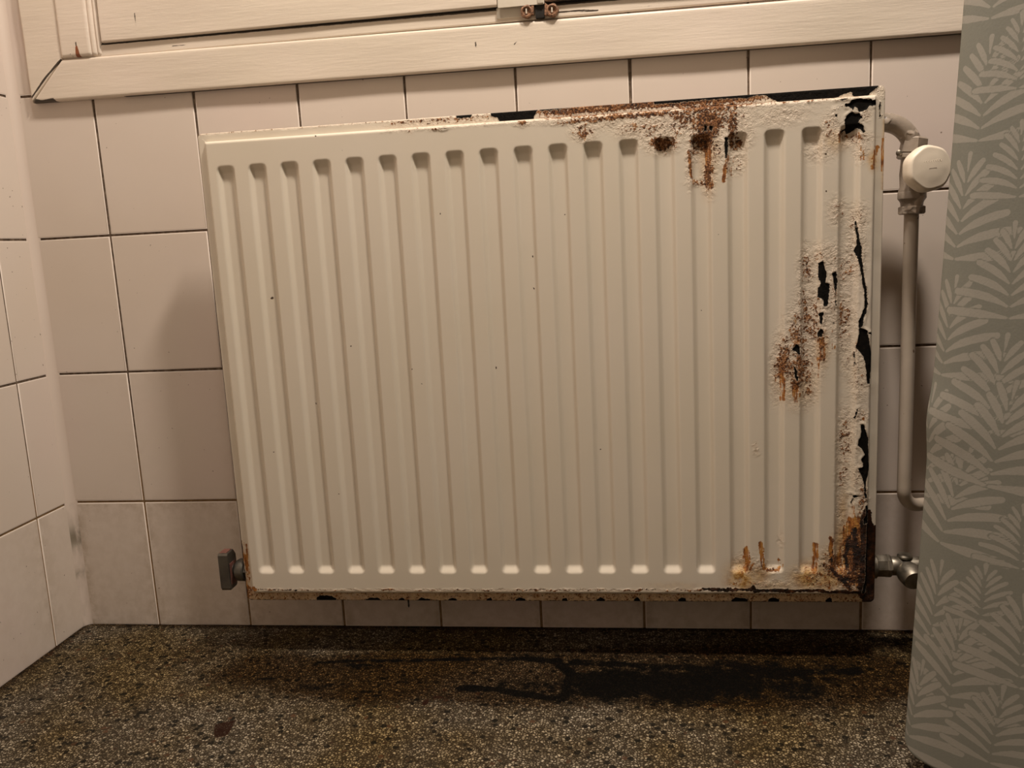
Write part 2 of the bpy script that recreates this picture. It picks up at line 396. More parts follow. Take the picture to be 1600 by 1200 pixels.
slab('wall_front', (XC-.05, -2.05, 0), (1.98, -2.0, 2.4), M['plaster'], 'plain grey-brown wall facing the radiator', 'wall')

# floor
fx = np.concatenate([np.arange(XC-.01, 1.15, .003), np.linspace(1.15, 1.94, 24)]); fy = np.concatenate([np.linspace(-2.01, -.46, 30), np.arange(-.457, .0031, .003)])
FX, FY = np.meshgrid(fx, fy, indexing='ij'); P = np.stack([FX.ravel(), FY.ravel()], 1)
me = mesh_np('floor', np.column_stack([P, np.zeros(len(P))]), grid_faces(len(fx), len(fy)))
fp = lambda L: atZ(L, 0)[:, :2]
wet = line_field(P, [(fp([(495, 1036), (560, 1032), (640, 1032), (720, 1030), (800, 1028), (850, 1028), (885, 1040), (893, 1062), (880, 1090)]), .0055, .62),
                     (fp([(590, 1034), (700, 1031), (830, 1030)]), .0042, .62),
                     (fp([(830, 1030), (872, 1034), (892, 1055), (882, 1088)]), .010, .78),
                     (fp([(720, 1075), (780, 1078), (840, 1088), (880, 1092)]), .0095, .74),
                     (fp([(900, 1035), (1000, 1040), (1100, 1045), (1230, 1052), (1340, 1048)]), .011, .66),
                     (fp([(468, 1072), (505, 1072)]), .008, .5), (fp([(405, 1061), (428, 1060)]), .0035, .7)])
def fb(L): 
    out = []
    for cx, cy, rx, ry, s_ in L:
        a = atZ([(cx, cy)], 0)[0]; b_ = atZ([(cx+rx, cy)], 0)[0]; c_ = atZ([(cx, cy+ry)], 0)[0]
        out.append((a[0], a[1], np.hypot(*(b_-a)[:2]), np.hypot(*(c_-a)[:2]), s_))
    return out
wet = np.maximum(wet, blob_field(P, fb([(960, 1068, 95, 30, .95), (1060, 1074, 85, 32, .98), (1130, 1066, 90, 34, .82), (1180, 1052, 120, 30, .66), (1240, 1075, 80, 22, .6), (890, 1075, 30, 28, .6), (1200, 1066, 90, 22, .56), (820, 1072, 60, 16, .5), (500, 1073, 26, 7, .5), (560, 1040, 50, 6, .5), (640, 1062, 26, 6, .42), (800, 1080, 60, 12, .42), (1400, 1000, 50, 14, .45), (1300, 1050, 60, 26, .42), (1000, 1050, 120, 14, .55)])))
gr = blob_field(P, fb([(420, 1050, 120, 30, .7), (1150, 1000, 400, 24, .3), (600, 1058, 220, 44, 1.), (800, 1056, 260, 48, 1.2), (1130, 1054, 340, 54, 1.3), (1340, 1054, 90, 46, 1.), (430, 1045, 110, 34, .75), (620, 1050, 190, 40, .95), (850, 1060, 190, 44, .95), (1100, 1060, 240, 44, 1.), (1340, 1050, 120, 44, .9), (1250, 1012, 200, 20, .5), (340, 1020, 140, 30, .35)]))  # dark stain, with light falloff and soft radiator shadow put into the colour
gr = np.maximum(gr, .85*np.exp(-np.abs(P[:, 1])/.012)); gr = np.maximum(gr, .8*np.exp(-(P[:, 0]-XC)/.014))  # painted shadow line and dirt where the floor meets the walls
fr = poly_field(P, [fp([(335, 1132), (352, 1128), (372, 1124), (362, 1134), (352, 1150), (337, 1152)])]); 
rr = np.clip(.5-fr/.006, 0, 1)+blob_field(P, fb([(665, 1097, 7, 7, .8), (685, 1090, 16, 4, .6), (350, 1141, 14, 9, .5)]))
attr(me, 'wet', wet); attr(me, 'grime_shade', gr); attr(me, 'rust', rr)
tag(link('floor', me, M['floor']), 'speckled brown terrazzo floor stained black under the radiator', 'floor', kind='structure')

# rounded caulk bead in the corner
R_ = .013; n = 10; zs = np.linspace(0, 2.4, 500); V = []; G = []
for i in range(n+1):
    a = pi+ (pi/2)*i/n     # concave quarter
    x = XC+R_+R_*math.cos(a); y = -R_-R_*math.sin(a)*1.0
    for z in zs: 
        V.append((x, y, z)); G.append(.15*(z < .2)+.75*math.exp(-((z-.145)/.018)**2)+.6*math.exp(-((z-.086)/.006)**2)+.3*math.exp(-(z/.01)))
me = mesh_np('trim_1', V, grid_faces(n+1, len(zs))); attr(me, 'grime_shade', G)
tag(link('trim_1', me, M['caulk']), 'smooth pinkish sealant bead filling the tiled corner', 'trim', kind='structure')

# ------------------------------------------------------------------ window above the radiator
WY = .0
win = tag(empty('window_1', (.55, 0, .79)), 'bottom of a cream painted wooden window above the radiator', 'window', kind='structure')
win_loc = Vector((.55, 0, .79))
def wood_bar(name, x0, x1, z0, z1, y0, y1, r=.003, miter=None, grime_shade=None, bare=None, dx=.003, zdx=.003, fat=None, warp=0):
    """a painted bar: rounded rectangle front, dense enough to carry wear; y0 back, y1 front (negative)"""
    nx = max(2, int((x1-x0)/dx)+1); nzz = max(2, int((z1-z0)/zdx)+1)
    xs = np.linspace(x0, x1, nx); zz = np.linspace(z0, z1, nzz)
    # add rounding rings by extra samples near the edges
    def ease(a0, a1, base):
        k = r*(1-np.cos(np.linspace(0, pi/2, 5))); return np.unique(np.concatenate([a0+k, a1-k, base[(base > a0+r) & (base < a1-r)]]))
    xs = ease(x0, x1, xs); zz = ease(z0, z1, zz)
    X, Z = np.meshgrid(xs, zz, indexing='ij'); sx = np.minimum(X-x0, x1-X); sz = np.minimum(Z-z0, z1-Z)
    drop = lambda s_: np.where(s_ < r, r-np.sqrt(np.maximum(r*r-(r-s_)**2, 0)), 0)
    Y = y1+drop(sx)+drop(sz)
    Y = Y+.0004*np.sin(X*23+1)*np.sin(Z*70)
    Zm = Z.copy()
    if warp: Zm = Z+warp*(X-x0)
    Xm = X.copy()
    if miter: Xm, Zm = miter(X, Zm)
    V = np.stack([Xm, Y, Zm], -1).reshape(-1, 3); F = grid_faces(len(xs), len(zz))
    # skirt back to y0
    a = np.arange(len(V)).reshape(len(xs), len(zz)); loop = np.concatenate([a[:, 0], a[-1, 1:], a[-2::-1, -1], a[0, -2:0:-1]])
    B = V[loop].copy(); B[:, 1] = y0; b0 = len(V); m = len(loop); k = np.arange(m)
    sk = np.stack([loop, loop[(k+1) % m], b0+(k+1) % m, b0+k], 1)
    V2 = np.vstack([V, B]); F2 = np.vstack([F, sk]); me = mesh_np(name, V2, F2)
    gx, gz = V2[:, 0], V2[:, 2]
    attr(me, 'grime_shade', grime_shade(gx, gz, V2[:, 1]) if grime_shade else np.zeros(len(V2))); attr(me, 'bare', bare(gx, gz) if bare else np.zeros(len(V2)))
    shifted(me, *win_loc)
    import bmesh
    bm = bmesh.new(); bm.from_mesh(me); bmesh.ops.recalc_face_normals(bm, faces=bm.faces); bm.to_mesh(me); bm.free()
    me.materials.clear(); o = link(name, me, M['wood'], win); sharp(o, 50)
    return o
CY = -.0108
px = lambda q, Y=CY: tuple(atY([q], Y)[0][[0, 2]])
def P2(L, Y=CY): return atY(L, Y)[:, [0, 2]]
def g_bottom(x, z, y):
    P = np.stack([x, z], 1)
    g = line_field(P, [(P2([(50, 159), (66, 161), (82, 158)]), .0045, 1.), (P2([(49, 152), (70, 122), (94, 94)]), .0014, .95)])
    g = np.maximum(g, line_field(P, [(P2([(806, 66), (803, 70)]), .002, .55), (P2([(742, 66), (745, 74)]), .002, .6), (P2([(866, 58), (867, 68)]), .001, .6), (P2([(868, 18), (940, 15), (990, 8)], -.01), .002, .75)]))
    g = np.maximum(g, .72*np.clip((y > -.0080)*(z < .8), 0, 1)*(x > .05))       # grime and a painted contact shadow along the lower arris
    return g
def mit_b(X, Z):   # mitre at the left end
    t = np.clip((Z-.789)/.055, 0, 1); s_ = np.clip(1-(X-(-.086))/.12, 0, 1); return X+s_*t*.055, Z
wood_bar('casing', -.0855, 1.32, .789, .8435, -.0006, CY, .0035, miter=mit_b, grime_shade=g_bottom, warp=-.003)
def mit_l(X, Z): 
    t = np.clip((X+.0865)/.0545, 0, 1); s_ = np.clip(1-(Z-.789)/.12, 0, 1); return X, Z+s_*t*.0545
wood_bar('casing', -.0865, -.0315, .789, 1.30, -.0006, CY+.0006, .0025, miter=mit_l,
         grime_shade=lambda x, z, y: line_field(np.stack([x, z], 1), [(P2([(49, 152), (70, 122), (94, 94)]), .0016, .9)]))
# inner frame
FYY = -.0075
def g_rail(x, z, y):
    g = .92*np.clip((z-.8565)/.003, 0, 1)
    P = np.stack([x, z], 1)
    return np.maximum(g, line_field(P, [(P2([(270, 72), (292, 71)], FYY), .0013, .6), (P2([(868, 20), (905, 17), (935, 16)], FYY), .0016, .75), (P2([(960, 13), (1020, 8)], FYY), .001, .6)]))
wood_bar('window_frame', -.0305, 1.32, .8425, .8595, -.0006, FYY, .0015, grime_shade=g_rail, zdx=.002, warp=.002/1.35)
for x0, x1, y in ((-.0315, .0145, -.0135), (.0135, .0215, -.0118), (.0208, .0275, -.0098)):
    wood_bar('window_frame', x0, x1, .8445, 1.30, -.0006, y, .004, dx=.0025,
             bare=lambda x, z: poly_field(np.stack([x, z], 1), [P2([(115, 70), (119, 68), (125, 90), (116, 92)], -.016)])*-400+.3 if x0 < -.02 else np.zeros(len(x)),
             grime_shade=lambda x, z, y_: line_field(np.stack([x, z], 1), [(P2([(116, 66), (118, 80)], -.016), .001, .8), (P2([(108, 84), (112, 88)], -.016), .001, .6), (P2([(131, 88), (131, 90)], -.016), .0015, .7)]))
# dark strip painting the shade in the gap under the sash, then the sash
b = MB(); b.box((-.004+.03-.55, -.0055, .8605-.79-.004), (1.32-.55, -.001, .8605-.79+.006)); b.build('gap_shadow_strip', M['dark'], win, smooth=False).name = 'sash_gap_shade'
def g_sash(x, z, y):
    P = np.stack([x, z], 1)
    return line_field(P, [(P2([(207, 20), (211, 60)], -.017), .0008, .62), (P2([(725, 0), (725, 14)], -.017), .0009, .95), (P2([(155, 66), (300, 57), (450, 46), (620, 31), (760, 14)], -.017), .0012, .5)])
wood_bar('sash', .0305, .583, .8604, 1.30, -.001, -.0125, .0022, grime_shade=g_sash, warp=.0022/.55)
wood_bar('sash', .5865, 1.32, .8640, 1.30, -.001, -.0130, .0022, grime_shade=lambda x, z, y: .5*(z < .866), warp=-.006/.73)
# latch
lat = empty('latch', (0, 0, 0), win)
def wp(q, Y): v = atY([q], Y)[0]-np.array(win_loc); return v
a = wp((777, 10), -.02); c = wp((832, 24), -.02); b = MB(); b.box((a[0], -.0150, a[2]-.0005), (wp((850, 8), -.02)[0], -.0126, a[2]+.055), .0006); b.build('latch_plate', M['whitepaint'], lat)
b = MB(); q0 = wp((836, 26), -.022); q1 = wp((849, 3), -.022); b.box((q0[0], -.0125, q0[2]), (q1[0], -.0075, q0[2]+.021), .0008); b.build('latch_tongue', M['dark'], lat)
b = MB(); q0 = wp((839, 3), -.024); b.box((q0[0], -.0165, q0[2]), (q0[0]+.0075, -.0127, q0[2]+.05), .0008); b.build('latch_bar', M['whitepaint'], lat)
b = MB(); q0 = wp((776, 29), -.0105); b.box((q0[0], -.0095, q0[2]), (q0[0]+.037, -.0072, q0[2]+.013), .0006); b.build('strike_plate', M['whitepaint'], lat)
for (cx, cy) in ((823, 18), (863, 16)):
    q0 = wp((cx, cy), -.013); s_ = MB(); s_.lathe([(.0062, -.004), (.0078, -.0045), (.0082, .001), (.0076, .0026), (.0058, .003), (.0048, .0016), (.0042, .0005), (.0001, .0002)], (q0[0], -.0125, q0[2]), (0, -1, 0), 32, 5, .05)
    sc = s_.build('screw', M['rustscrew'], lat)
    s_ = MB(); s_.box((q0[0]-.0012, -.0150, q0[2]-.003), (q0[0]+.0004, -.0127, q0[2]+.0032), .0003); s_.build('screw_burr', M['whitepaint'], lat)
for (cx, cy) in ((832, 15), (853, 16)):
    q0 = wp((cx, cy), -.012); s_ = MB(); s_.prism([(q0[0]-.0022, q0[2]-.006), (q0[0]+.0012, q0[2]-.007), (q0[0]+.0026, q0[2]+.006), (q0[0]-.001, q0[2]+.009)], 1, -.0145, -.0075, .0006); s_.build('keeper', M['rustscrew'], lat)

# ------------------------------------------------------------------ radiator
RY = -.090                                             # plane of the welded rim
RX0, RX1, RZ0, RZ1 = .1938, 1.0414, .0811, .7188
rad_loc = Vector(((RX0+RX1)/2, -.075, RZ0))
rad = tag(empty('radiator', rad_loc), 'white ribbed panel radiator with rust and peeling paint hung on the tiled wall', 'radiator')
rp = lambda L, Y=RY-.008: atY(L, Y)[:, [0, 2]]
def crop(L, ox, oy, s_): return [(ox+x/s_, oy+y/s_) for x, y in L]
A = lambda L: crop(L, 1270, 120, 8.571)
Bc = lambda L: crop(L, 1180, 320, 3.75)
Cc = lambda L: crop(L, 1200, 620, 3.529)
T = lambda L: crop(L, 1100, 100, 5.333)
K = lambda L: crop(L, 600, 120, 5.333)
PEEL = [A([(425, 370), (490, 365), (520, 320), (590, 290), (680, 300), (780, 300), (790, 325), (850, 310), (860, 340), (850, 380), (800, 395), (770, 385), (740, 410), (690, 460), (640, 475), (615, 480), (600, 420), (560, 395), (535, 450), (520, 480), (525, 430), (480, 400), (440, 405)]),
        A([(520, 470), (570, 493), (625, 485), (665, 550), (615, 580), (615, 610), (670, 650), (705, 745), (675, 755), (640, 700), (600, 680), (570, 715), (490, 750), (460, 750), (440, 710), (400, 730), (370, 770), (360, 760), (400, 715), (445, 695), (425, 600), (445, 530)]),
        A([(290, 510), (320, 500), (335, 520), (325, 550), (300, 540)]), A([(860, 1000), (890, 940), (875, 1010), (865, 1020)]),
        A([(896, 330), (906, 335), (904, 520), (925, 515), (905, 535), (890, 540)]),
        A([(330, 315), (400, 300), (470, 292), (400, 318)]), A([(378, 360), (395, 378), (385, 384)]), A([(285, 430), (305, 430), (300, 440)]), A([(340, 405), (356, 398), (345, 425)]),
        Bc([(588, 95), (598, 95), (603, 150), (612, 210), (625, 260), (625, 320), (637, 400), (647, 470), (657, 530), (657, 600), (642, 650), (632, 690), (622, 720), (655, 740), (665, 780), (675, 840), (685, 880), (683, 960), (670, 1050), (655, 1050), (650, 960), (635, 890), (600, 850), (590, 840), (600, 790), (610, 750), (606, 690), (623, 650), (640, 600), (642, 530), (633, 480), (622, 420), (613, 360), (603, 320), (583, 270), (598, 235), (598, 200), (588, 130)]),
        Bc([(375, 345), (395, 330), (410, 370), (420, 420), (415, 455), (437, 465), (430, 540), (425, 590), (405, 595), (400, 560), (370, 540), (370, 490), (385, 460), (372, 420)]),
        Bc([(447, 400), (475, 390), (482, 450), (475, 510), (476, 590), (470, 590), (466, 515), (460, 440)]),
        Bc([(372, 635), (400, 630), (398, 670), (385, 705), (382, 700), (375, 660)]), Bc([(370, 750), (385, 725), (398, 740), (390, 775), (370, 775)]),
        Bc([(218, 850), (240, 815), (262, 830), (260, 882), (240, 862)]), Bc([(228, 940), (245, 975), (242, 1005), (254, 1010), (245, 1040), (233, 1000)]),
        Bc([(580, 860), (586, 860), (588, 950), (582, 950)]), Bc([(665, 748), (690, 752), (685, 762), (664, 756)]),
        Cc([(510, 150), (530, 155), (540, 200), (553, 225), (553, 300), (558, 400), (550, 440), (540, 470), (543, 530), (545, 560), (536, 560), (530, 540), (528, 480), (520, 445), (495, 395), (525, 390), (515, 345), (535, 320), (520, 290), (492, 268), (500, 235), (510, 225), (515, 190)]),
        Cc([(538, 600), (552, 600), (553, 700), (530, 700), (525, 680), (540, 650)]),
        Cc([(545, 700), (556, 700), (556, 900), (552, 1030), (530, 1090), (518, 1090), (535, 1010), (540, 850)]),
        Cc([(497, 60), (492, 85), (486, 105), (482, 125), (476, 122), (482, 90)]),
        Cc([(445, 540), (520, 548), (520, 552), (475, 556), (462, 600), (460, 590), (470, 552)]),
        T([(175, 610), (198, 615), (200, 700), (190, 790), (178, 800), (172, 720)]), T([(40, 515), (80, 520), (65, 560), (45, 545)]), T([(0, 500), (30, 520), (20, 560), (0, 560)]),
        K([(470, 430), (520, 425), (520, 429), (480, 436)])]
RIMPEEL = [T([(-420, 305), (0, 250), (380, 215), (700, 180), (1200, 150), (1440, 150), (1462, 182), (1370, 260), (1260, 278), (1230, 255), (1230, 235), (1170, 250), (1090, 285), (900, 300), (700, 326), (620, 318), (530, 275), (510, 262), (430, 262), (350, 285), (150, 292), (0, 298), (-200, 322), (-420, 336)]),
           K([(600, 290), (735, 285), (735, 312), (720, 338), (655, 340), (648, 352), (600, 345)]),
           K([(870, 270), (1300, 240), (1270, 300), (1252, 320), (1245, 362), (1190, 372), (1130, 368), (1090, 362), (1080, 385), (970, 388), (950, 345), (935, 335), (890, 325)]),
           K([(1290, 240), (1750, 200), (1750, 228), (1500, 262), (1400, 278), (1290, 285)]),
           [(495, 934), (499, 930), (517, 931), (525, 935), (525, 940), (494, 940)], [(572, 936), (580, 933), (592, 935), (600, 940), (570, 940)],
           [(365, 186), (372, 184), (372, 181), (365, 182)]] + [[(x, 937), (x+6, 933.5), (x+w_, 936), (x+w_, 942), (x, 942)] for x, w_ in ((622, 10), (652, 20), (700, 14), (760, 9), (805, 16), (878, 8), (932, 13), (990, 9), (1060, 12), (1143, 26), (1200, 18), (1290, 10))]
BL = lambda L, Y=RY-.008: [(*rp([(cx, cy)], Y)[0], rx*.00086, ry*.00086, s_) for cx, cy, rx, ry, s_ in L]
RUST = [(915, 188, 60, 5, .7), (1000, 180, 120, 6, .75), (1110, 168, 70, 8, .8), (912, 205, 17, 14, .72), (1035, 224, 24, 14, .85), (985, 200, 26, 14, .5), (1028, 196, 30, 16, .5), (1085, 185, 60, 26, .66), (1108, 192, 30, 30, .85),
        (1098, 218, 22, 22, .88), (1085, 225, 12, 22, .7), (1145, 195, 12, 30, .8), (1150, 224, 16, 13, .75), (1160, 200, 20, 30, .35), (1120, 235, 12, 22, .66), (1137, 255, 10, 22, .5), (1153, 252, 12, 16, .5),
        (1096, 285, 20, 6, .62), (1078, 250, 6, 40, .6), (1060, 200, 30, 20, .45), (950, 192, 30, 10, .45), (700, 190, 90, 4, .5), (1108, 272, 10, 30, .75),
        (1220, 180, 40, 16, .36), (1235, 158, 60, 5, .55), (1297, 200, 14, 22, .45), (1310, 215, 14, 14, .5), (1335, 217, 24, 8, .62), (1352, 210, 8, 8, .3), (1346, 235, 10, 16, .4), (1280, 235, 22, 18, .3), (1352, 180, 8, 8, .5),
        (1262, 420, 13, 32, .60), (1257, 475, 12, 35, .58), (1268, 500, 26, 50, .6), (1245, 520, 15, 40, .62), (1226, 560, 16, 40, .72), (1250, 575, 26, 50, .68), (1215, 580, 10, 45, .5), (1262, 600, 14, 35, .58), (1284, 540, 10, 40, .62), (1303, 460, 8, 60, .5),
        (1320, 425, 18, 30, .5), (1320, 500, 16, 55, .56), (1340, 345, 14, 24, .5), (1335, 400, 16, 50, .4), (1325, 560, 12, 30, .35), (1342, 590, 14, 40, .42), (1290, 400, 30, 20, .42),
        (1322, 690, 14, 50, .58), (1318, 740, 12, 40, .48), (1316, 800, 8, 50, .38), (1340, 745, 10, 20, .5), (1345, 650, 12, 12, .5), (1350, 790, 8, 20, .6),
        (1335, 870, 24, 55, .85), (1300, 885, 24, 30, .68), (1330, 905, 26, 20, .9), (1275, 905, 30, 16, .55), (1348, 780, 8, 40, .7), (1165, 885, 18, 20, .45), (1190, 885, 12, 14, .5), (1205, 892, 14, 5, .75), (1265, 900, 30, 18, .42), (1200, 912, 50, 6, .4), (1180, 697, 4, 6, .5), (1181, 705, 5, 8, .35), (1220, 845, 6, 12, .25),
        (640, 205, 4, 3, .5), (680, 202, 10, 3, .66), (815, 192, 12, 5, .66), (895, 182, 40, 4, .6)]
RUST = [(a, b, c, d, min(.95, e+.02) if (a > 1190 and 380 < b < 760) else min(.95, e+.04) if (960 < a < 1175 and b < 300) else e) for a, b, c, d, e in RUST]
RUST += [(1020, 200, 40, 22, .56), (1060, 190, 40, 24, .58), (1135, 185, 40, 30, .58), (1255, 540, 30, 60, .5), (1310, 330, 14, 20, .45)]
RUST += [(x, 922, 26, 2.2, s_) for x, s_ in zip(range(395, 1350, 26), rng.uniform(.4, .8, 60))]
STREAK = [([(1160, 895), (1170, 892), (1178, 880)], 2, .8), ([(1270, 893), (1290, 900), (1298, 915)], 2.2, .85), ([(1310, 895), (1325, 892), (1335, 900)], 5, .9), ([(1318, 850), (1312, 880), (1320, 900)], 5, .8), ([(1345, 880), (1340, 915)], 7, .85), ([(1255, 915), (1280, 912), (1300, 920)], 2, .7), ([(1140, 915), (1165, 905), (1185, 915)], 2, .6), ([(1106, 205), (1107, 250), (1107, 292)], 6, .95), ([(1079, 225), (1077, 255), (1084, 283)], 3, .8), ([(1137, 245), (1133, 275), (1130, 283)], 3.5, .85), ([(1141, 255), (1142, 275)], 2.5, .7), ([(1157, 228), (1163, 222), (1150, 218)], 2.5, .5), ([(915, 200), (914, 218)], 4, .6),
          ([(1313, 208), (1312, 222)], 3.5, .95), ([(1345, 212), (1346, 232), (1348, 247)], 3.5, .9), ([(1341, 225), (1343, 238)], 2, .6), ([(1370, 232), (1366, 248), (1364, 262)], 4, 1.), ([(1322, 212), (1335, 214), (1342, 208)], 3, .7),
          ([(1222, 570), (1222, 600), (1224, 625)], 5, .85), ([(1243, 598), (1243, 626)], 6, .9), ([(1238, 598), (1249, 605), (1249, 622)], 2, .9), ([(1283, 525), (1284, 560)], 6, .95), ([(1279, 560), (1279, 590)], 3, .6), ([(1303, 500), (1302, 545)], 3.5, .75), ([(1244, 490), (1245, 560)], 3, .6), ([(1213, 540), (1214, 625)], 2.5, .55), ([(1263, 420), (1264, 438)], 5, .5), ([(1342, 530), (1335, 555)], 3, .6),
          ([(1166, 858), (1166, 893)], 4, 1.), ([(1170, 860), (1169, 890)], 2.5, .9), ([(1189, 850), (1190, 868), (1193, 888)], 4.5, 1.), ([(1187, 856), (1178, 862)], 2, .6), ([(1218, 876), (1223, 884), (1216, 893), (1200, 893)], 2.5, .9), ([(1193, 888), (1204, 893), (1214, 892)], 2, .9),
          ([(1276, 853), (1274, 875), (1272, 893)], 5, 1.), ([(1299, 842), (1298, 870), (1302, 895)], 5, 1.), ([(1306, 870), (1303, 895), (1316, 905)], 3, .9), ([(1290, 865), (1291, 885), (1288, 893)], 1.5, .8), ([(1335, 790), (1334, 820)], 3, .8), ([(1330, 815), (1325, 860), (1330, 890)], 9, 1.), ([(1340, 812), (1343, 860)], 10, 1.), ([(1322, 825), (1322, 880)], 4, .9),
          ([(384, 850), (386, 880), (390, 910)], 2.8, .95), ([(383, 905), (388, 918), (400, 922)], 4, .9), ([(1300, 905), (1306, 912)], 2.5, .7), ([(1255, 900), (1262, 905), (1275, 900)], 2.5, .7), ([(1350, 560), (1352, 570)], 2, .5), ([(1353, 640), (1350, 655)], 3, .8)]
STAIN = [(1158, 904, 24, 26, 1.), (1185, 900, 20, 16, .7), (1262, 902, 26, 22, .95), (1292, 902, 36, 24, .85), (1320, 800, 8, 30, .5), (1318, 850, 16, 36, .75), (1335, 860, 20, 50, .85), (1300, 880, 24, 30, .55), (1106, 240, 14, 50, .4), (1245, 600, 30, 35, .3), (1305, 220, 20, 16, .35), (1285, 545, 10, 24, .45), (1364, 250, 8, 14, .7), (386, 888, 5, 40, .5), (1205, 915, 60, 8, .35), (1060, 915, 60, 6, .2)]
DEEP = [([(1352, 800), (1350, 860), (1346, 920)], 7, .95), ([(1328, 840), (1322, 870), (1326, 895)], 4, .6), ([(1300, 850), (1299, 885)], 2.5, .5), ([(1340, 860), (1338, 880)], 7, .75), ([(1335, 828), (1336, 880), (1333, 890)], 4, .75), ([(1298, 888), (1310, 900), (1322, 912), (1330, 920)], 4, .75), ([(1338, 835), (1326, 862)], 4, .6), ([(1356, 800), (1358, 860), (1357, 905), (1350, 930)], 6, 1.), ([(1345, 925), (1352, 935)], 6, .9), ([(1320, 902), (1333, 908)], 4, .8),
        ([(392, 921), (440, 922), (470, 922)], 2, .5), ([(700, 922), (900, 921), (1100, 921)], 1.8, .42), ([(1100, 921), (1180, 922), (1290, 924), (1345, 926)], 3.2, .85), ([(1176, 918), (1180, 922)], 4, .9)]
ln = lambda L, Y=RY-.008: [(rp(p, Y), hw*.00086, s_) for p, hw, s_ in L]
def vnoise(P, s_, seed):
    r_ = np.random.default_rng(seed); g = r_.random((256, 256)); q = P*s_; i = np.floor(q).astype(int); f = q-i; f = f*f*(3-2*f)
    a = g[i[:, 0] % 256, i[:, 1] % 256]; b = g[(i[:, 0]+1) % 256, i[:, 1] % 256]; c = g[i[:, 0] % 256, (i[:, 1]+1) % 256]; d = g[(i[:, 0]+1) % 256, (i[:, 1]+1) % 256]
    return (a*(1-f[:, 0])+b*f[:, 0])*(1-f[:, 1])+(c*(1-f[:, 0])+d*f[:, 0])*f[:, 1]
def radiator_attrs(me, V, Y, rim=False):
    P = V[:, [0, 2]]
    peel = poly_field(P, [rp(p, Y) for p in (RIMPEEL if rim else PEEL)])
    if rim: peel = np.minimum(peel, poly_field(P, [rp(p, Y) for p in [A([(896, 330), (906, 335), (904, 520), (925, 515), (905, 535), (890, 540)])]]))
    W = P+.0022*np.stack([vnoise(P, 210, 21)-.5, vnoise(P, 130, 22)-.5], 1)+.0024*np.stack([vnoise(P, 620, 23)-.5, vnoise(P, 500, 24)-.5], 1)
    rust = blob_field(W, BL(RUST, Y)); streak = line_field(W, ln(STREAK, Y)); stain = blob_field(W, BL(STAIN, Y)); deep = line_field(W, ln(DEEP, Y))
    if rim:
        x, z = P.T; top = z > RZ1-.016; bot = z < RZ0+.016; right = x > RX1-.014
        r = np.zeros(len(P)); tx = rp([(840, 180), (1180, 150)], Y)[:, 0]
        r = np.where(top & (x > tx[0]), .88*np.clip((z-(RZ1-.013))/.007, .6, 1)*np.interp(x, [tx[0], tx[0]+.02, tx[1]-.03, tx[1]+.06], [.7, 1, 1, .45]), r)
        r = np.where(top & (x > rp([(610, 190)], Y)[0, 0]) & (x < tx[0]), .62*np.clip((z-(RZ1-.010))/.006, .2, 1), r)
        r = np.where(top & (z > RZ1-.002) & (x < tx[0]), .45, r)
        r = np.where(bot, .50, r); rust = np.maximum(rust, r)
        stain = np.maximum(stain, np.where(bot, .62, 0))
        stain = np.maximum(stain, np.where(right & (z > .60) & (z < .68), .5*np.clip((x-(RX1-.004))/.003, 0, 1), 0))
        zl = rp([(1360, 812), (1360, 838)], Y)[:, 1]
        deep = np.maximum(deep, np.where(right, np.clip((zl[0]-z)/(zl[0]-zl[1]), 0, 1)*1.35, 0))
        deep = np.maximum(deep, np.where(bot & (z < RZ0+.0015), .5, 0)); deep = np.maximum(deep, np.where((x < RX0+.002) & (z < .17), .55, 0))
        deep = np.maximum(deep, np.where(top & (x > tx[0]) & (x < tx[1]+.02) & (z > RZ1-.004), .45, 0))
        streak = np.maximum(streak, np.where(right & (x > RX1-.0035) & (z > .62) & (z < .66), .9, 0))
        streak = np.maximum(streak, np.where((x < RX0+.004) & (z < .17), .75, 0))
    else:
        seam = np.exp(-((P[:, 1]-(RZ0+.0125))/.0016)**2); deep = np.maximum(deep, seam*.52*(P[:, 0] < RX1)); streak = np.maximum(streak, seam*.8)
        ta = rp([(600, 195), (850, 180), (1180, 160), (1340, 152)], Y)[:, 0]; near = np.clip(1-(RZ1-.0103-P[:, 1])/.0075, 0, 1)
        rust = np.maximum(rust, near*np.interp(P[:, 0], [ta[0]-.01, ta[0], ta[1]-.02, ta[1]+.01, ta[2], ta[2]+.02, ta[3], ta[3]+.02], [0, .5, .5, .88, .88, .6, .6, 0]))
    for k, v_ in (('peel', peel), ('rust', rust), ('streak', streak), ('stain', stain), ('deep', deep)): attr(me, k, v_)
    return peel, rust
def rr_sdf(x, z, x0, x1, z0, z1, r):      # rounded rectangle, negative inside
    qx = np.abs(x-(x0+x1)/2)-(x1-x0)/2+r; qz = np.abs(z-(z0+z1)/2)-(z1-z0)/2+r
    return np.hypot(np.maximum(qx, 0), np.maximum(qz, 0))+np.minimum(np.maximum(qx, qz), 0)-r
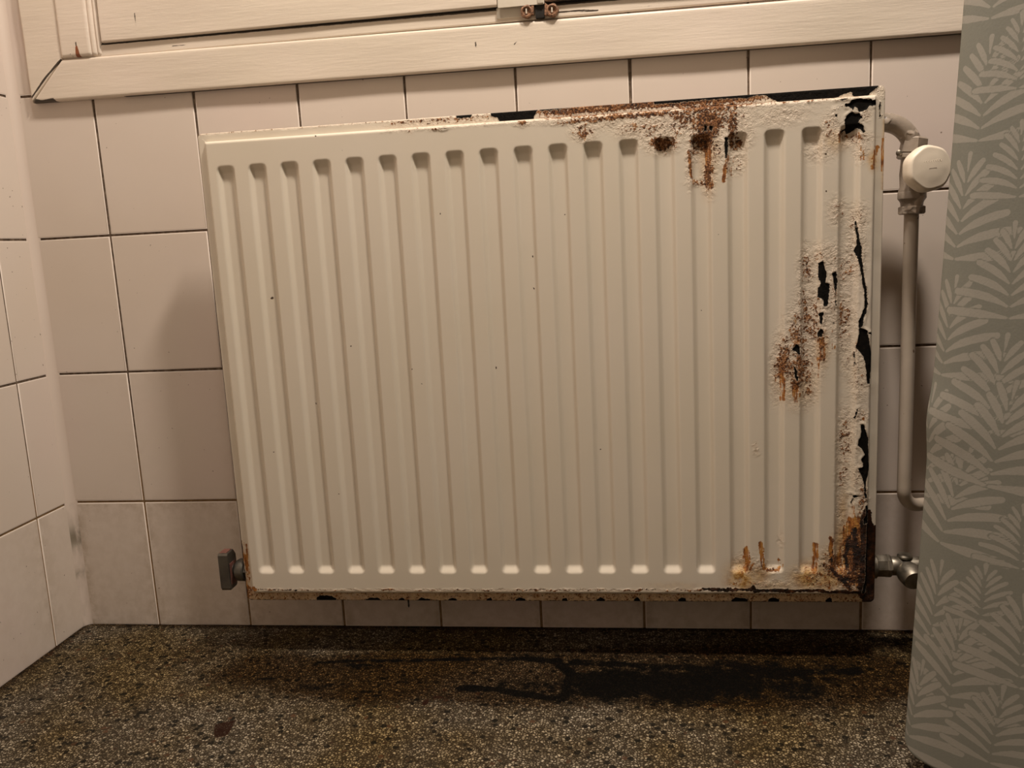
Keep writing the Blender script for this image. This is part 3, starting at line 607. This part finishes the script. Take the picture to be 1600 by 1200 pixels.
# front panel
IN = .0105; px0, px1, pz0, pz1 = RX0+IN, RX1-IN, RZ0+.0125, RZ1-.0103
xs = np.linspace(px0, px1, 690); zz = np.linspace(pz0, pz1, 500)
X, Z = np.meshgrid(xs, zz, indexing='ij'); x, z = X.ravel(), Z.ravel()
sd = -rr_sdf(x, z, px0, px1, pz0, pz1, .002)
H = .0078; rb = .0042; h = -.0012+np.where(sd < rb, np.sqrt(np.maximum(rb*rb-(rb-np.clip(sd, 0, rb))**2, 0))/rb, 1)*(H+.0012)
dep = np.zeros_like(x)
PITCH_, CX0 = .04275, .2310
for k in range(19):
    cx = CX0+k*PITCH_; s_ = -rr_sdf(x, z, cx-.0132, cx+.0132, .1225, .6775, .0085)
    # long slopes at the ends, shorter at the sides
    m = s_ > 0; sm_ = lambda e: np.clip(e, 0, 1)**2*(3-2*np.clip(e, 0, 1))
    dep[m] = np.maximum(dep[m], sm_((.0132-np.abs(x[m]-cx))/.0066)*sm_(np.minimum(z[m]-.1225, .6775-z[m])/.0115)*sm_(s_[m]/.003))
h = h-dep*.0060
V = np.column_stack([x, RY-h, z]); me = mesh_np('front_panel', V, grid_faces(690, 500))
peel, rust = radiator_attrs(me, V, RY-.0078)
P = V[:, [0, 2]]; blister = rust*(.0011*vnoise(P, 260, 1)+.0007*vnoise(P, 110, 2)-.0003)
cr = np.clip(1-np.abs(peel-.0015)/.0022, 0, 1)*.0009*vnoise(P, 90, 3); hole = np.clip(-peel/.001, 0, 1)*.0009
# the wrinkled, lifting paint along the right hand edge
wr = np.clip((P[:, 0]-.985)/.03, 0, 1)*np.exp(-((P[:, 1]-.40)/.22)**4)*.0004*(vnoise(P*np.array([1, .4]), 120, 5)-.3)
V[:, 1] -= np.where(sd > .002, (1-np.clip((RZ0+.024-P[:, 1])/.008, 0, 1)*.8)*blister+cr-hole+wr, 0); V -= np.array(rad_loc); me.vertices.foreach_set('co', V.astype(np.float32).ravel()); me.update()
o = link('front_panel', me, M['rad'], rad); tag(o, label='white ribbed front with rust patches and black bare metal')
# rim
def rrect_loop(x0, x1, z0, z1, r, step):
    pts = []
    for cx, cz, a0 in ((x1-r, z1-r, 0), (x0+r, z1-r, 90), (x0+r, z0+r, 180), (x1-r, z0+r, 270)):
        pts += [(cx+r*math.cos(math.radians(a0+90*i/10)), cz+r*math.sin(math.radians(a0+90*i/10))) for i in range(11)]
    out = []
    for a, b in zip(pts, pts[1:]+pts[:1]):
        n = max(1, int(math.hypot(b[0]-a[0], b[1]-a[1])/step)); out += [(a[0]+(b[0]-a[0])*i/n, a[1]+(b[1]-a[1])*i/n) for i in range(n)]
    return np.array(out)
L0 = rrect_loop(RX0, RX1, RZ0, RZ1, .0065, .0013); cen = np.array([(RX0+RX1)/2, (RZ0+RZ1)/2])
nrm = np.roll(L0, -1, 0)-np.roll(L0, 1, 0); nrm = np.stack([-nrm[:, 1], nrm[:, 0]], 1); nrm /= np.hypot(*nrm.T)[:, None]   # inward
prof = [(.0, .0035), (.0, .0012), (.0004, .0004), (.0012, 0), (.003, 0), (.0045, 0), (.006, 0), (.0075, 0), (.009, 0), (.0105, 0), (.012, 0), (.0135, .0002), (.016, .0004)]
V = []
for ins, yb in prof:
    q = L0+nrm*ins; 
    if ins > .006:                                     # keep corners from folding over
        q = cen+np.clip(q-cen, -((cen-[RX0, RZ0])-ins), (cen-[RX0, RZ0])-ins)
    V.append(np.column_stack([q[:, 0], np.full(len(q), RY+yb), q[:, 1]]))
V = np.stack(V, 1); nu, nv = V.shape[:2]; V = V.reshape(-1, 3)
wv = (vnoise(V[:, [0, 2]], 60, 8)-.5)*.0006; V[:, 1] += wv
me = mesh_np('rim', V, grid_faces(nu, nv, close_u=True)); radiator_attrs(me, V, RY, True)
V -= np.array(rad_loc); me.vertices.foreach_set('co', V.astype(np.float32).ravel()); me.update()
import bmesh
bm = bmesh.new(); bm.from_mesh(me); bmesh.ops.recalc_face_normals(bm, faces=bm.faces)
if sum(f.normal.y*f.calc_area() for f in bm.faces) > 0: bmesh.ops.reverse_faces(bm, faces=bm.faces)
bm.to_mesh(me); bm.free()
tag(link('rim', me, M['rad'], rad), label='welded outer rim, rusty and flaking along top and bottom')
# lower right corner: corroded end of the panel body behind the rim
RL = rad_loc
b = MB(); b.box((RX0+.004-RL.x, RY+.0032-RL.y, RZ0+.003-RL.z), (RX1-.003-RL.x, -.066-RL.y, RZ1-.003-RL.z), .003); b.build('back_panel', M['backmetal'], rad, smooth=False)
for bx in (.32, .90):
    for z0 in (.16, .60):
        b = MB(); b.box((bx-RL.x, -.067-RL.y, z0-RL.z), (bx+.03-RL.x, -.002-RL.y, z0+.05-RL.z), .002); b.build('bracket', M['backmetal'], rad, smooth=False)

b = MB(); dp = atY([(638, 938)], RY)[0]-np.array(RL); b.lathe([(.0008, .001), (.0013, 0), (.0010, -.005), (.0012, -.008), (.0003, -.0105)], dp, (0, 0, 1), 10); b.build('rust_drip', M['dark'], rad)
# drain cock at the lower left end
dc = empty('drain_valve', (0, 0, 0), rad); tag(dc, label='small dark chrome valve with a flat tee handle')
q = lambda p, Y: atY([p], Y)[0]-np.array(RL)
c = q((362, 889), -.078); YD = -.078-RL.y
b = MB(); b.lathe([(.0105, -.016), (.0125, -.015), (.0125, .0), (.0105, .002)], (c[0]+.013, YD, c[2]), (-1, 0, 0), 6); b.build('nut', M['redgrey'], dc, ang=20)
b = MB(); b.lathe([(.0145, -.012), (.0160, -.010), (.0160, -.003), (.0145, 0)], (c[0]+.010, YD, c[2]-.001), (-1, 0, 0), 40)
b.lathe([(.008, 0), (.008, .012)], (c[0]+.005, YD, c[2]), (-1, 0, 0), 24); b.build('valve_body', M['redgrey'], dc)
x1, x0 = q((359, 890), -.085)[0], q((342, 890), -.094)[0]; zt, zb = q((350, 864), -.09)[2], q((350, 921), -.09)[2]
b = MB(); b.prism([(YD-.014, zb), (YD+.004, zb), (YD+.010, zb+.008), (YD+.010, zt-.008), (YD+.004, zt), (YD-.014, zt), (YD-.016, zt-.003), (YD-.016, zb+.003)], 0, x0, x1+.003, .0008)
b.build('handle', M['redgrey'], dc, ang=20)
b = MB(); b.box((x1+.0012, YD-.0120, zb+.007), (x1+.0036, YD+.006, zt-.016), .0004); b.box((x0+.0015, YD-.013, zt-.0004), (x1+.0005, YD+.003, zt+.0008), .0003); b.build('handle_reflection', M['redreflect'], dc)  # thin red strips stand in for a reflection in the chrome handle

# ------------------------------------------------------------------ thermostatic / hand valve top right with its pipes
PY = -.064
def XZ(p, Y=PY): v = atY([p], Y)[0]; return (float(v[0]), float(v[2]))
pxp, _ = XZ((1424, 345)); pxm, _ = XZ((1418, 560)); PXC = (pxp+pxm)/2
vz = lambda yp, Y=PY, xp=1424: XZ((xp, yp), Y)[1]
vl = Vector((PXC, PY, vz(320))); va = tag(empty('radiator_valve', vl), 'chipped cream radiator valve with round ivory knob at the upper right end', 'valve')
r0 = .0112
ex0 = RX1-.003; ez = XZ((1400, 190))[1]; bend_r = PXC-.0005-(RX1+.004)
pts = [(ex0, PY, ez), (RX1+.001, PY, ez-.0005)]
ar = [(PXC-bend_r+bend_r*math.sin(a), PY, ez-bend_r*1.05+bend_r*1.05*math.cos(a)) for a in np.linspace(.12, pi/2, 12)]
pts = pts+ar+[(PXC, PY, ez-bend_r*1.05-.012)]
def rel(pts, o): return [(p[0]-o.x, p[1]-o.y, p[2]-o.z) for p in pts]
b = MB(); b.tube(rel(pts, vl), [r0*1.05, r0*1.05]+[r0]*12+[r0*.95]); b.build('elbow', M['valve'], va)
# union nut, tilted slightly as in the photo
zc = vz(231, PY, 1420)
b = MB(); b.lathe([(.0125, .012), (.0150, .010), (.0158, -.006), (.0135, -.007), (.0175, -.0085), (.0175, -.0125), (.0150, -.014)], (0, 0, zc-vl.z), (.12, 0, 1), 6); b.build('union_nut', M['valve'], va, ang=20)
b = MB(); b.lathe([(.0030, 0), (.0035, .001), (.0035, .006), (.002, .007)], (-.0175, -.004, zc-vl.z-.006), (-.3, -1, 0), 16); b.build('set_screw', M['chrome'], va)
zb0, zb1 = vz(243), vz(300)
b = MB(); b.lathe([(.0140, zb0-vl.z), (.0135, zb0-vl.z-.006), (.0148, (zb0+zb1)/2-vl.z), (.0140, zb1-vl.z+.006), (.0155, zb1-vl.z+.002), (.0155, zb1-vl.z)], (0, 0, 0), (0, 0, 1), 36); b.build('valve_body', M['valve'], va)
zn0, zn1 = vz(298), vz(314)
b = MB(); b.lathe([(.0150, zn0-vl.z), (.0162, zn0-vl.z-.002), (.0162, zn1-vl.z+.003), (.0140, zn1-vl.z), (.0130, zn1-vl.z-.002), (.0125, vz(322)-vl.z)], (0, 0, 0), (0, 0, 1), 36); b.build('collar', M['valve'], va)
b = MB(); b.lathe([(.0135, vz(322)-vl.z), (.0155, vz(322)-vl.z-.001), (.0155, vz(333)-vl.z), (.0140, vz(335)-vl.z)], (0, 0, 0), (0, 0, 1), 6); b.build('compression_nut', M['valve'], va, ang=20)
# knob: faces the room, turned slightly to the right
kax = Vector((.20, -1, .05)).normalized(); kf = atY([(1456, 262)], -.118)[0]; kc = Vector(kf)-vl; kr = .0262
b = MB(); b.lathe([(.011, -.040), (.013, -.036), (.014, -.022), (kr*.80, -.020), (kr*.95, -.019), (kr*.99, -.016), (kr*1.0, -.013), (kr*1.01, -.008), (kr*.995, -.005), (kr*.96, -.0025), (kr*.91, -.0010), (kr*.86, -.0003), (kr*.84, -.0003), (kr*.6, .0008), (kr*.3, .0014), (.0005, .0016)], kc, kax, 112, 7, .018); kb = b.build('knob', M['knob'], va, ang=60)
ku = Vector((0, 0, 1)).cross(kax).normalized()*-1; ku = kax.cross(Vector((0, 0, 1))).normalized()*-1
kv = kax.cross(ku).normalized()
if kv.z < 0: kv = -kv
if ku.x < 0: ku = -ku
def on_knob(u, v, h=.0003): return kc+ku*u+kv*v+kax*(h+.0009)
b = MB(); b.tube([on_knob(.0005-.0045, -.0012), on_knob(.0005+.0045, -.0004)], .0005, 8); b.build('marking_dash', M['valve'], va)
sq = [on_knob(-.0105+.0215*t/60, .0062+.0018*t/60+.0016*math.sin(t*.85)*(1 if (t//9) % 2 else .6), -.0001+.00045*math.cos(pi*(t-30)/60)**.5) for t in range(61)]
b = MB(); b.tube(sq, .00032, 6); b.build('embossed_script', M['knob'], va)

# supply pipe
pl = Vector((PXC, PY, .19)); path = [(PXC, PY, vz(322)), (PXC, PY, .50), (PXC, PY, .35), (PXC, PY, XZ((1411, 760))[1])]
br = .026; zc = path[-1][2]-.004
path += [(PXC+br-br*math.cos(a), PY+.018*(a/(pi/2))**1.5, zc-br*math.sin(a)) for a in np.linspace(.05, pi/2, 12)]
path += [(PXC+br+.02, PY+.030, zc-br-.003), (PXC+br+.12, -.035, zc-br-.004), (PXC+br+.13, -.02, zc-br-.004), (PXC+br+.133, -.0008, zc-br-.004)]
b = MB(); b.tube(rel(path, pl), .0084, 24); sp = b.build('supply_pipe', M['pipe']); sp.location = pl
tag(sp, 'cream painted heating pipe running down the wall and bending behind the curtain', 'pipe')

# lower right valve
lz = XZ((1385, 884), -.064)[1]; l0 = Vector((RX1, -.064, lz)); lv = tag(empty('lockshield_valve', l0), 'worn chrome valve at the lower right end of the radiator', 'valve')
b = MB(); b.lathe([(.0125, -.01), (.0145, .000), (.0165, .002), (.0165, .007), (.0135, .009)], (0, 0, 0), (1, 0, 0), 36); b.build('tail_ring', M['chrome'], lv)
b = MB(); b.lathe([(.0140, .006), (.0152, .008), (.0152, .020), (.0158, .021), (.0158, .024), (.0140, .026)], (0, 0, 0), (1, 0, 0), 8); b.build('union_nut', M['chrome'], lv, ang=20)
b = MB(); b.lathe([(.0110, .024), (.0125, .027), (.0125, .036), (.0110, .040), (.0118, .052), (.0118, .075)], (0, 0, 0), (1, 0, 0), 32)
b.tube([(.075, 0, 0), (.092, .004, 0), (.100, .02, 0), (.102, .0632, 0)], .0085, 20); b.build('valve_body', M['chrome'], lv)
b = MB(); b.lathe([(.0125, -.004), (.0130, .006), (.0145, .010), (.0150, .016), (.0135, .028), (.0120, .031), (.0001, .0315)], (.044, 0, -.002), (.10, -1, -.22), 36); b.build('cap', M['chrome'], lv)
b = MB(); b.lathe([(.0085, 0), (.0095, .001), (.0095, .003), (.0080, .005)], (.044, 0, .011), (0, 0, 1), 24); b.build('stop_stub', M['chrome'], lv)

# ------------------------------------------------------------------ curtain
ss = np.concatenate([np.arange(0, .205, .0013), np.arange(.205, 1.05, .004)]); zs = np.concatenate([np.arange(0, .80, .0013), np.arange(.80, 1.965, .006)])
def heading(s_):
    k = [(0, 8), (.012, 20), (.04, 44), (.09, 52), (.16, 42), (.22, 10), (.30, -50), (.37, -25), (.44, 35), (.50, 48), (.57, 0), (.64, -48), (.72, 10), (.80, 48), (.88, 0), (.96, -40), (1.06, 0)]
    return np.radians(np.interp(s_, [a for a, _ in k], [b for _, b in k]))
hs = heading(ss); hm = (hs[1:]+hs[:-1])/2; dS = np.diff(ss)
cxp = np.concatenate([[0], np.cumsum(np.sin(hm)*dS)]); cyp = np.concatenate([[0], np.cumsum(-np.cos(hm)*dS)])
Z0C = .020
def cloth_xy(i_x, i_y, z): 
    bulge = .0035*np.exp(-((z-.372)/.03)**2)
    return 1.0095+.0450*(z-.02)*np.where(z < .8, 1, 1)*1.0-np.maximum(z-.8, 0)*.010+i_x-bulge*np.exp(-np.abs(i_x)/.03), -.312+i_y+.02*np.maximum(z-.8, 0)
SS, ZZ = np.meshgrid(ss, zs, indexing='ij'); IX = np.repeat(cxp[:, None], len(zs), 1); IY = np.repeat(cyp[:, None], len(zs), 1)
Z = ZZ+Z0C+.012*np.exp(-SS/.006)*np.exp(-ZZ/.02); CXg, CYg = cloth_xy(IX, IY, Z)
CXg = CXg+.0016*np.sin(SS*55+Z*9)*np.clip(SS/.04, 0, 1)
V = np.stack([CXg, CYg, Z], -1).reshape(-1, 3); me = mesh_np('shower_curtain', V, grid_faces(len(ss), len(zs)))
# photo point -> point on the cloth (s along the hem, height)
def on_cloth(p):
    d = ray([p])[0]; best = None
    for it in range(60):
        pass
    sA = np.linspace(0, .30, 301); ix = np.interp(sA, ss, cxp); iy = np.interp(sA, ss, cyp); z = np.full_like(sA, .4)
    for _ in range(8):
        X_, Y_ = cloth_xy(ix, iy, z); t = (Y_-CAM[1])/d[1]; z = np.clip(CAM[2]+d[2]*t, -.2, 1.2)
    X_, Y_ = cloth_xy(ix, iy, z); e = X_-(CAM[0]+d[0]*t); k = int(np.argmin(np.abs(e))); 
    if k == 300: return None
    return np.array([sA[k], z[k]])
FR = [((1545, 32), (1568, -120)), ((1527, 223), (1548, 57)), ((1492, 408), (1517, 240)), ((1472, 588), (1497, 432)), ((1441, 775), (1463, 600)), ((1470, 850), (1521, 697)), ((1450, 1010), (1474, 877)), ((1482, 1107), (1506, 960)),
      ((1418, 1167), (1443, 1033)), ((1573, 500), (1585, 348)), ((1538, 677), (1573, 523)), ((1540, 762), (1587, 597)), ((1533, 973), (1543, 883)), ((1590, 1077), (1600, 930)), ((1547, 1193), (1570, 1073)), ((1588, 310), (1598, 190)), ((1590, 140), (1600, 20)), ((1592, 890), (1598, 790))]
fronds = []
for a, b_ in FR:
    A_, B_ = on_cloth(a), on_cloth(b_)
    if A_ is not None and B_ is not None: fronds.append((A_, B_))
for s0 in np.arange(.235, 1.05, .085):                 # the same print goes on round the folds
    for k, z0 in enumerate(np.arange(.03+.07*(int(s0*100) % 2), 2.0, .135)):
        a = np.array([s0+rng.uniform(-.012, .012), z0+rng.uniform(-.02, .02)]); fronds.append((a, a+np.array([rng.uniform(.0, .03), .115])))
for s0 in (.03, .12, .19):
    for z0 in np.arange(.86+s0*.5, 2.0, .135): fronds.append((np.array([s0, z0]), np.array([s0+.015, z0+.115])))
P = np.stack([SS.ravel(), Z.ravel()], 1); leaf = np.full(len(P), .02)
def capsule(Q, a, b_, ra, rb):
    e = b_-a; w_ = Q-a; t = np.clip((w_@e)/max(e@e, 1e-12), 0, 1); return np.hypot(*(w_-t[:, None]*e).T)-(ra+(rb-ra)*t)
for (A_, B_) in fronds:
    L = np.hypot(*(B_-A_)); ax = (B_-A_)/L; nx = np.array([ax[1], -ax[0]]); bl = L*.60
    m = ((P > np.minimum(A_, B_)-[bl*1.15, bl*.35]) & (P < np.maximum(A_, B_)+[bl*1.15, .02])).all(1)
    if not m.any(): continue
    Q = P[m]; f = np.full(len(Q), .02)
    nb = 7
    for side in (-1, 1):
        for k in range(nb):
            t = k/(nb-1); root = A_+ax*L*(.02+.72*t)+nx*side*.0016
            th = math.radians(92-56*t**.8); ln_ = bl*(1.0-.60*t)*(1 if side > 0 else .93)*rng.uniform(.92, 1.08)
            wmax = .0050*(1-.35*t)*min(1, L/.115); g_ = np.full(len(Q), .02)
            prev = root; ang = th-math.radians(20)*(1-t*.4) if k else th-math.radians(12); n = 5
            for i in range(n):
                ang2 = ang+math.radians(34)*(1-t*.6)*i/n if k else ang+math.radians(8)*i/n
                dirv = ax*math.cos(ang2)+nx*side*math.sin(ang2); nxt = prev+dirv*ln_/n
                r1 = wmax*(.30+.70*min(1, (i/n)*2.4)); r2 = wmax*(.30+.70*min(1, ((i+1)/n)*2.4))*(1 if i < n-1 else .8)
                g_ = np.minimum(g_, capsule(Q, prev, nxt, r1, r2)); prev = nxt
            f = np.minimum(np.maximum(f, .0010-g_), g_)
    f = np.minimum(f, capsule(Q, A_+ax*L*.84, B_, .0006, .0022))
    # a frond covers what it overlaps and keeps a gap round itself
    leaf[m] = np.minimum(np.maximum(leaf[m], .0012-f), f)
attr(me, 'leaf', leaf)
co_ = np.array([1.10, -.55, 0]); 
V2 = V-co_; me.vertices.foreach_set('co', V2.astype(np.float32).ravel()); me.update()
cu = link('shower_curtain', me, M['curtain']); cu.location = co_; md = cu.modifiers.new('thick', 'SOLIDIFY'); md.thickness = .0009; md.offset = 1
tag(cu, 'grey-green cloth curtain printed with pale palm leaves hanging in front of the pipes', 'curtain')
b = MB(); b.tube([(1.085, -2.0, 1.985), (1.085, -.9, 1.985), (1.085, 0, 1.985)], .010, 20); tag(b.build('curtain_rod', M['chrome']), 'plain metal rod carrying the leaf curtain', 'rod')

# ------------------------------------------------------------------ ceiling lamp housing
for LAMP, side_ in ((LAMPS[0][0], 'above the rusty half of the radiator'), (LAMPS[1][0], 'above the clean half of the radiator')):
    lamp = empty('pendant_lamp', (LAMP.x, LAMP.y, 2.4)); tag(lamp, 'round pendant lamp hanging '+side_, 'lamp')
    b = MB(); b.lathe([(.03, LAMP.z+.07-2.4), (.085, LAMP.z+.05-2.4), (.10, LAMP.z+.006-2.4), (.098, LAMP.z+.004-2.4), (.08, LAMP.z+.045-2.4)], (0, 0, 0), (0, 0, 1), 48); b.build('lamp_shade', M['shade'], lamp)
    b = MB(); b.lathe([(.004, -.34), (.004, -.01), (.04, -.008), (.045, 0)], (0, 0, 0), (0, 0, 1), 20); b.build('hanging_rod', M['shade'], lamp)
